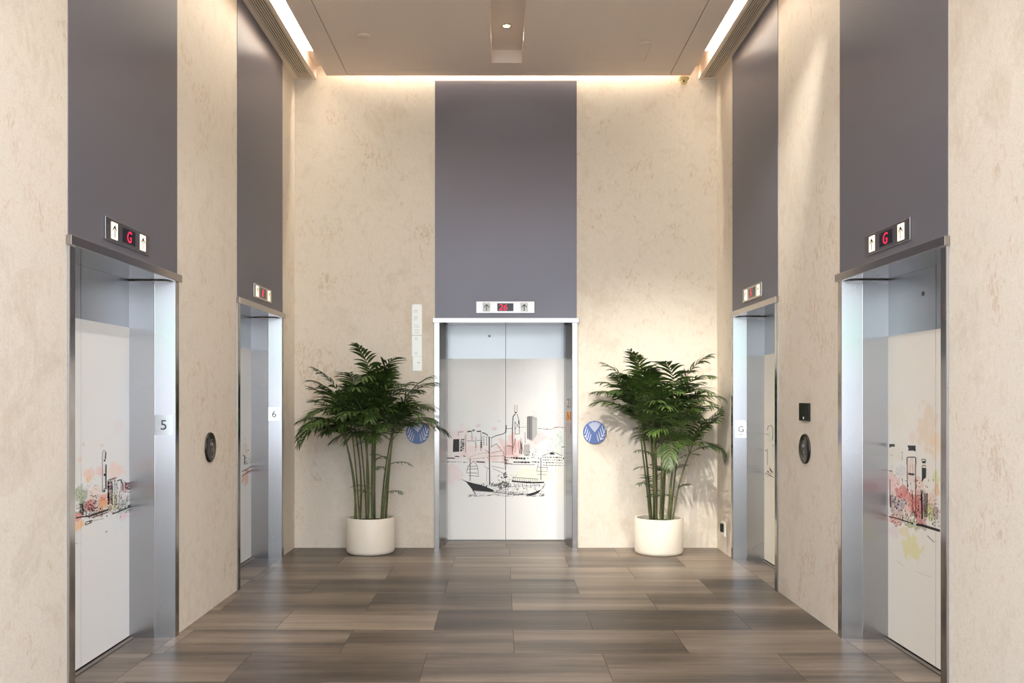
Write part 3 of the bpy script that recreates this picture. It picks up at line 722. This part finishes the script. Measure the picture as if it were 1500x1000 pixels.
x, y = facet('RG', 1, .056); number('G', x, y-.002, 1.172, -a, 'small plaque with an underlined letter G on a right elevator jamb', True, .098, .155, .075)

# three small signs on the right jamb of the central elevator
ang = math.atan2(-.167, .047)
def jamb_sign(name, z, label, cat):
    v = .085; u = PORT['back'][2]/2 - (.053 + (v+.010)/.167*.047)
    return thing(name, label, cat, (PORT['back'][1]+u-.002, ZB+v, z), ang)
t = jamb_sign('floor_sign', H-(590-CY)*8.76/F, 'small dark number 2 on the right jamb of the central elevator', 'sign')
m = MB(); m.box(-.05, .05, -.002, 0, -.048, .048); m.build('plate', M['steel_dark'], t)
text_mesh('digit', '2', .125, M['ink'], t, (0,-.0028,0))
t = jamb_sign('wheelchair_sign', H-(609-CY)*8.76/F, 'small orange wheelchair access sign on the right jamb of the central elevator', 'sign')
m = MB(); m.box(-.05, .05, -.003, 0, -.044, .044); m.build('plate', M['orange'], t)
m = MB()
def stroke(pts, w):
    for (x0,z0),(x1,z1) in zip(pts, pts[1:]):
        L = math.hypot(x1-x0, z1-z0); nx, nz = -(z1-z0)/L*w/2, (x1-x0)/L*w/2
        m.add([(x0+nx,-.0037,z0+nz),(x1+nx,-.0037,z1+nz),(x1-nx,-.0037,z1-nz),(x0-nx,-.0037,z0-nz)], [(0,1,2,3)])
stroke([(-.008,.020),(-.006,-.004),(.016,-.005),(.026,-.028)], .010); stroke([(-.006,.010),(.014,.008)], .007)
stroke([(-.010+.022*math.cos(q*.3+1.9), -.014+.022*math.sin(q*.3+1.9)) for q in range(15)], .006)
m.lathe([(0,-.0037),(.007,-.0037)], 14, (-.009,0,.030), 'y'); m.build('symbol', M['ink'], t)
t = jamb_sign('floor_sign', H-(627-CY)*8.76/F, 'faint small engraved number 3 below the orange wheelchair sign', 'sign')
m = MB(); m.box(-.05, .05, -.002, 0, -.048, .048); m.build('plate', M['steel_dark'], t)
text_mesh('digit', '3', .10, M['ink_grey'], t, (0,-.0028,0))

# notice beside the central elevator
t = thing('notice_sign', 'tall narrow white acrylic notice on the far wall left of the central elevator', 'notice', (-.826, ZB, 1.73))
rn = random.Random(4); SH = [M['acryl'], M['ink_soft']]
m = MB(); m.box(-.048, .048, -.008, 0, .325, .622)
for z in (.56,.545,.50,.485,.47,.42,.40,.37,.345): m.box(-.030, -.030+rn.uniform(.03,.06), -.0087, -.008, z, z+.004, 1)
m.build('upper_sheet', SH, t)
m = MB(); m.box(-.048, .048, -.010, 0, .118, .318)
for z in (.295,.28,.155,.14): m.box(-.02, -.02+rn.uniform(.02,.04), -.0107, -.010, z, z+.004, 1)
m.build('middle_sheet', SH, t)
m = MB(); m.box(-.040, .048, -.006, 0, -.02, .116); m.box(.005, .028, -.0067, -.006, .055, .063, 1)
m.build('lower_sheet', SH, t)
for sx in (-1,1):
    m = MB(); m.lathe([(0,-.010),(.003,-.010),(.004,-.008)], 10, (sx*.040,0,.612), 'y'); m.build('screw', M['steel'], t)
# socket
t = thing('power_socket', 'white power socket low on the right wall behind the right palm', 'socket', (WR, 2.075*F/(1060.5-CX), .225), -math.pi/2)
m = MB(); m.box(-.065, .065, -.010, 0, -.065, .065); m.build('plate', M['socket'], t, bevel=.003)
m = MB(); m.box(-.03, .03, -.030, -.010, -.030, .045); m.build('plug', M['rubber'], t, bevel=.003)

# ------------------------------------------------------------------ palms
def soft(v, lim, k=.07):
    s = lim - k
    return v if v < s else s + k*(1-math.exp(-(v-s)/k))
def palm(cx_, cy_, label, seed, ncane, spread, tall, nlow, front_bias, potr=.225, poth=.335):
    rn = random.Random(seed)
    t = thing('potted_palm', label, 'plant', (cx_, cy_, 0))
    m = MB(); m.lathe([(0,.004),(potr-.03,.004),(potr-.022,0.0),(potr-.010,.006),(potr-.002,.020),(potr,.035),(potr,poth-.008),(potr-.004,poth-.001),(potr-.014,poth),(potr-.022,poth-.004),(potr-.024,poth-.05)], 64)
    m.build('pot', M['pot'], t, True)
    m = MB(); m.lathe([(potr-.024,poth-.045),(potr*.5,poth-.035),(0,poth-.03)], 40); m.build('soil', M['soil'], t, True)
    ylim = ZB - cy_ - .012; xlim = WR - cx_ - .012
    def clampv(v): return Vector((soft(v.x, xlim), soft(v.y, ylim), v.z))
    def make_frond(cane, p0, az, el0, L, droop, nl, ll, wd):
        m = MB(); N = 16; pts = [Vector(p0)]; tans = []
        for i in range(N):
            q = (i+.5)/N; el = el0 - droop*q**1.25
            d = Vector((math.cos(az)*math.cos(el), math.sin(az)*math.cos(el), math.sin(el)))
            tans.append(d); pts.append(pts[-1] + d*(L/N))
        tans.append(tans[-1])
        cp = [clampv(p) for p in pts]
        m.tube(cp, [.0045*(1-.8*i/N) for i in range(N+1)], 5, 1)
        pet = .16
        for k in range(nl):
            q = pet + (1-pet)*(k+.3)/nl; fi = min(q*N, N-.001); i = int(fi); p = pts[i].lerp(pts[i+1], fi-i); tg = tans[i]
            sd = tg.cross(Vector((0,0,1)))
            if sd.length < .05: sd = Vector((-math.sin(az), math.cos(az), 0))
            sd.normalize(); up = sd.cross(tg).normalized()
            prof = math.sin(math.pi*min(1, .22+.74*(q-pet)/(1-pet)))**.7
            for s in (-1, 1):
                phi = math.radians(66 - 38*q) + rn.uniform(-.12,.12)
                d = (tg*math.cos(phi) + sd*s*math.sin(phi) + up*.22).normalized()
                l = ll*prof*rn.uniform(.85,1.1); w = wd*rn.uniform(.8,1.15)
                drp = rn.uniform(.5,1.0)
                pos = p.copy(); vs = []; n = 5; dd = d.copy()
                for j in range(n+1):
                    f = j/n; ww = w*(.35,.95,1,.8,.5,.04)[j]
                    wv = dd.cross(up); wv = wv.normalized() if wv.length > .01 else sd
                    nv = wv.cross(dd)
                    vs += [clampv(pos - wv*ww + nv*ww*.35), clampv(pos), clampv(pos + wv*ww + nv*ww*.35)]
                    dd = (dd + Vector((0,0,-drp*.22))).normalized(); pos = pos + dd*(l/n)
                fs = []
                for j in range(n): b = j*3; fs += [(b,b+1,b+4,b+3),(b+1,b+2,b+5,b+4)]
                m.add(vs, fs, 0)
        return m.build('frond', [M['frond'], M['cane']], cane, True)
    for c in range(ncane):
        a0 = 2*math.pi*(c + rn.uniform(-.3,.3))/ncane; r0 = rn.uniform(.03, potr*.68)
        b = Vector((r0*math.cos(a0), r0*math.sin(a0), poth-.05))
        hgt = tall[1] - (tall[1]-tall[0])*min(1, r0/(potr*.68))*rn.uniform(.75,1.1) + rn.uniform(-.05,.05); lean = rn.uniform(.05, spread)
        top = Vector((b.x + math.cos(a0)*lean*1.25, b.y + math.sin(a0)*lean*.55 - .03, hgt))
        top = clampv(top)
        N = 9; pts = []; rad = []
        wob = Vector((rn.uniform(-.02,.02), rn.uniform(-.02,.02), 0)); r = rn.uniform(.0070,.0105)
        for i in range(N+1):
            q = i/N; pts.append(b.lerp(top, q) + wob*math.sin(math.pi*q) - Vector((math.cos(a0), math.sin(a0),0))*lean*.25*math.sin(math.pi*q)); rad.append(r*(1.15-.4*q))
        m = MB(); m.tube(pts, rad, 8, 0)
        for i in range(1, N):     # rings where old leaves sat
            p = pts[i].lerp(pts[i+1], rn.random()*.6); m.tube([p-Vector((0,0,.004)), p, p+Vector((0,0,.004))], [rad[i]*.9, rad[i]*1.35, rad[i]*.9], 8, 1)
        cane = m.build('cane', [M['cane'], M['husk']], t, True)
        nf = rn.randint(4, 6)
        for k in range(nf):
            az = rn.uniform(0, 2*math.pi) if rn.random() > .55 else a0 + rn.uniform(-.8,.8)
            if math.sin(az) > .15: az = -az if rn.random() < front_bias else az
            p0 = pts[N] if k < 3 else pts[N-1].lerp(pts[N], .4)
            for attempt in range(8):
                el0 = rn.uniform(.35, 1.3) if k > 1 else rn.uniform(1.1, 1.5)
                if math.sin(az) > .15: el0 = max(el0, 1.05)
                L, dr = rn.uniform(.42,.62), rn.uniform(.75,1.35) + (.45*r0/(potr*.68) if k > 1 else 0)
                # keep clear of the round plate on the wall
                ok = True
                for q in (.5, .75, 1.0, 1.25):
                    e = el0 - dr*q*.45
                    X = cx_ + p0.x + math.cos(az)*math.cos(e)*L*q; zz = p0.z + math.sin(e)*L*q
                    if abs(X - (-.818 if cx_ < 0 else .891)) < (.23 if cx_ < 0 else .29) and .85 < zz < 1.45: ok = False
                if ok: break
                az += rn.uniform(-.5,.5)
            make_frond(cane, p0, az, el0, L, dr, rn.randint(12,14), rn.uniform(.17,.24), rn.uniform(.0095,.013))
        if c < nlow:
            for k in range(2):
                i = rn.randint(2, 6)
                make_frond(cane, pts[i], rn.uniform(-math.pi, 0), rn.uniform(.3,1.1), rn.uniform(.15,.26), 1.0, 7, .09, .006)
    return t
palm(-1.239, 8.438, 'dark green potted palm in a white round pot left of the central elevator', 11, 13, .13, (1.0,1.54), 4, .7)
palm(1.463, 8.400, 'sunlit green potted palm in a white round pot right of the central elevator', 17, 13, .16, (.95,1.54), 9, .75)

# ------------------------------------------------------------------ entrance side behind the lens
m = MB()
m.box(-5.0, 5.0, -9.0, -8.8, 3.9, 4.9); m.box(-5.0,-4.4,-9.0,-8.8,0,3.9); m.box(4.4,5.0,-9.0,-8.8,0,3.9)
for x in (-1.5, 1.5): m.box(x-.06, x+.06, -9.0, -8.9, 0, 3.9)
m.box(-4.4, 4.4, -9.0, -8.9, 2.55, 2.65)
struct(m.build('wall_front', M['frontwall']), 'entrance front with tall openings opposite the far wall')
m = MB(); m.box(-3.2, 1.0, -8.88, -8.84, 2.68, 2.84); struct(m.build('trim_6', M['green']), 'green lit exit sign over the entrance')  # exit sign inferred from reflections, widened and brightened so the steel mirrors it

# ------------------------------------------------------------------ light
w = bpy.data.worlds.new('world'); sc.world = w; w.use_nodes = True
nt = w.node_tree; bg = nt.nodes['Background']
tc = nt.nodes.new('ShaderNodeTexCoord'); sp = nt.nodes.new('ShaderNodeSeparateXYZ'); rp = nt.nodes.new('ShaderNodeValToRGB')
nt.links.new(tc.outputs['Generated'], sp.inputs[0]); 
ma = nt.nodes.new('ShaderNodeMath'); ma.operation = 'MULTIPLY_ADD'; ma.inputs[1].default_value = .5; ma.inputs[2].default_value = .5
nt.links.new(sp.outputs['Z'], ma.inputs[0]); nt.links.new(ma.outputs[0], rp.inputs['Fac'])
e = rp.color_ramp.elements
e[0].position = .30; e[0].color = (1.25,1.2,1.15,1); e[1].position = .49; e[1].color = (.80,.86,.95,1)
x = e.new(.62); x.color = (.95,1.0,1.08,1); x = e.new(.9); x.color = (.72,.84,1.05,1)
nt.links.new(rp.outputs['Color'], bg.inputs['Color']); bg.inputs['Strength'].default_value = 4.0

def spot(name, loc, target, power, size, blend, rgb, rad=.03):
    l = bpy.data.lights.new(name, 'SPOT'); l.energy = power; l.spot_size = math.radians(size); l.spot_blend = blend
    l.color = rgb; l.shadow_soft_size = rad
    o = bpy.data.objects.new(name, l); col.objects.link(o); o.location = loc
    o.rotation_euler = (Vector(target)-Vector(loc)).to_track_quat('-Z', 'Y').to_euler()
    return o
WARM = (1.0, .97, .91)
for y in (7.72, 6.2, 4.7, 3.2):
    spot('trough_downlight_lamp', (.035, y, HC+.112), (.035, y, 0), 25 if y > 7 else 70, 150, .9, WARM, .03)
spot('palm_spot_lamp', (1.80, 5.1, HC+.02), (1.30, 8.6, .75), 1650, 42, 1.0, (1,.95,.86), .018)
spot('palm_spot_lamp', (-1.70, 5.4, HC+.02), (1.60, 8.6, .65), 1900, 36, 1.0, (1,.95,.86), .018)

# ------------------------------------------------------------------ camera
cam = bpy.data.cameras.new('camera'); co = bpy.data.objects.new('camera', cam); col.objects.link(co)
co.location = (0, 0, H); co.rotation_euler = (math.radians(90), 0, 0)
cam.sensor_width = 36; cam.sensor_fit = 'HORIZONTAL'; cam.lens = 36*F/1500
cam.shift_x = (750-CX)/1500; cam.shift_y = (CY-500)/1500; cam.clip_start = .05
sc.camera = co
sc.view_settings.view_transform = 'Standard'; sc.view_settings.look = 'None'
sc.view_settings.gamma = 1; sc.view_settings.exposure = 0.17; sc.view_settings.use_curve_mapping = False
sc.cycles.max_bounces = 10; sc.cycles.diffuse_bounces = 6; sc.cycles.glossy_bounces = 5
sc.cycles.sample_clamp_indirect = 6
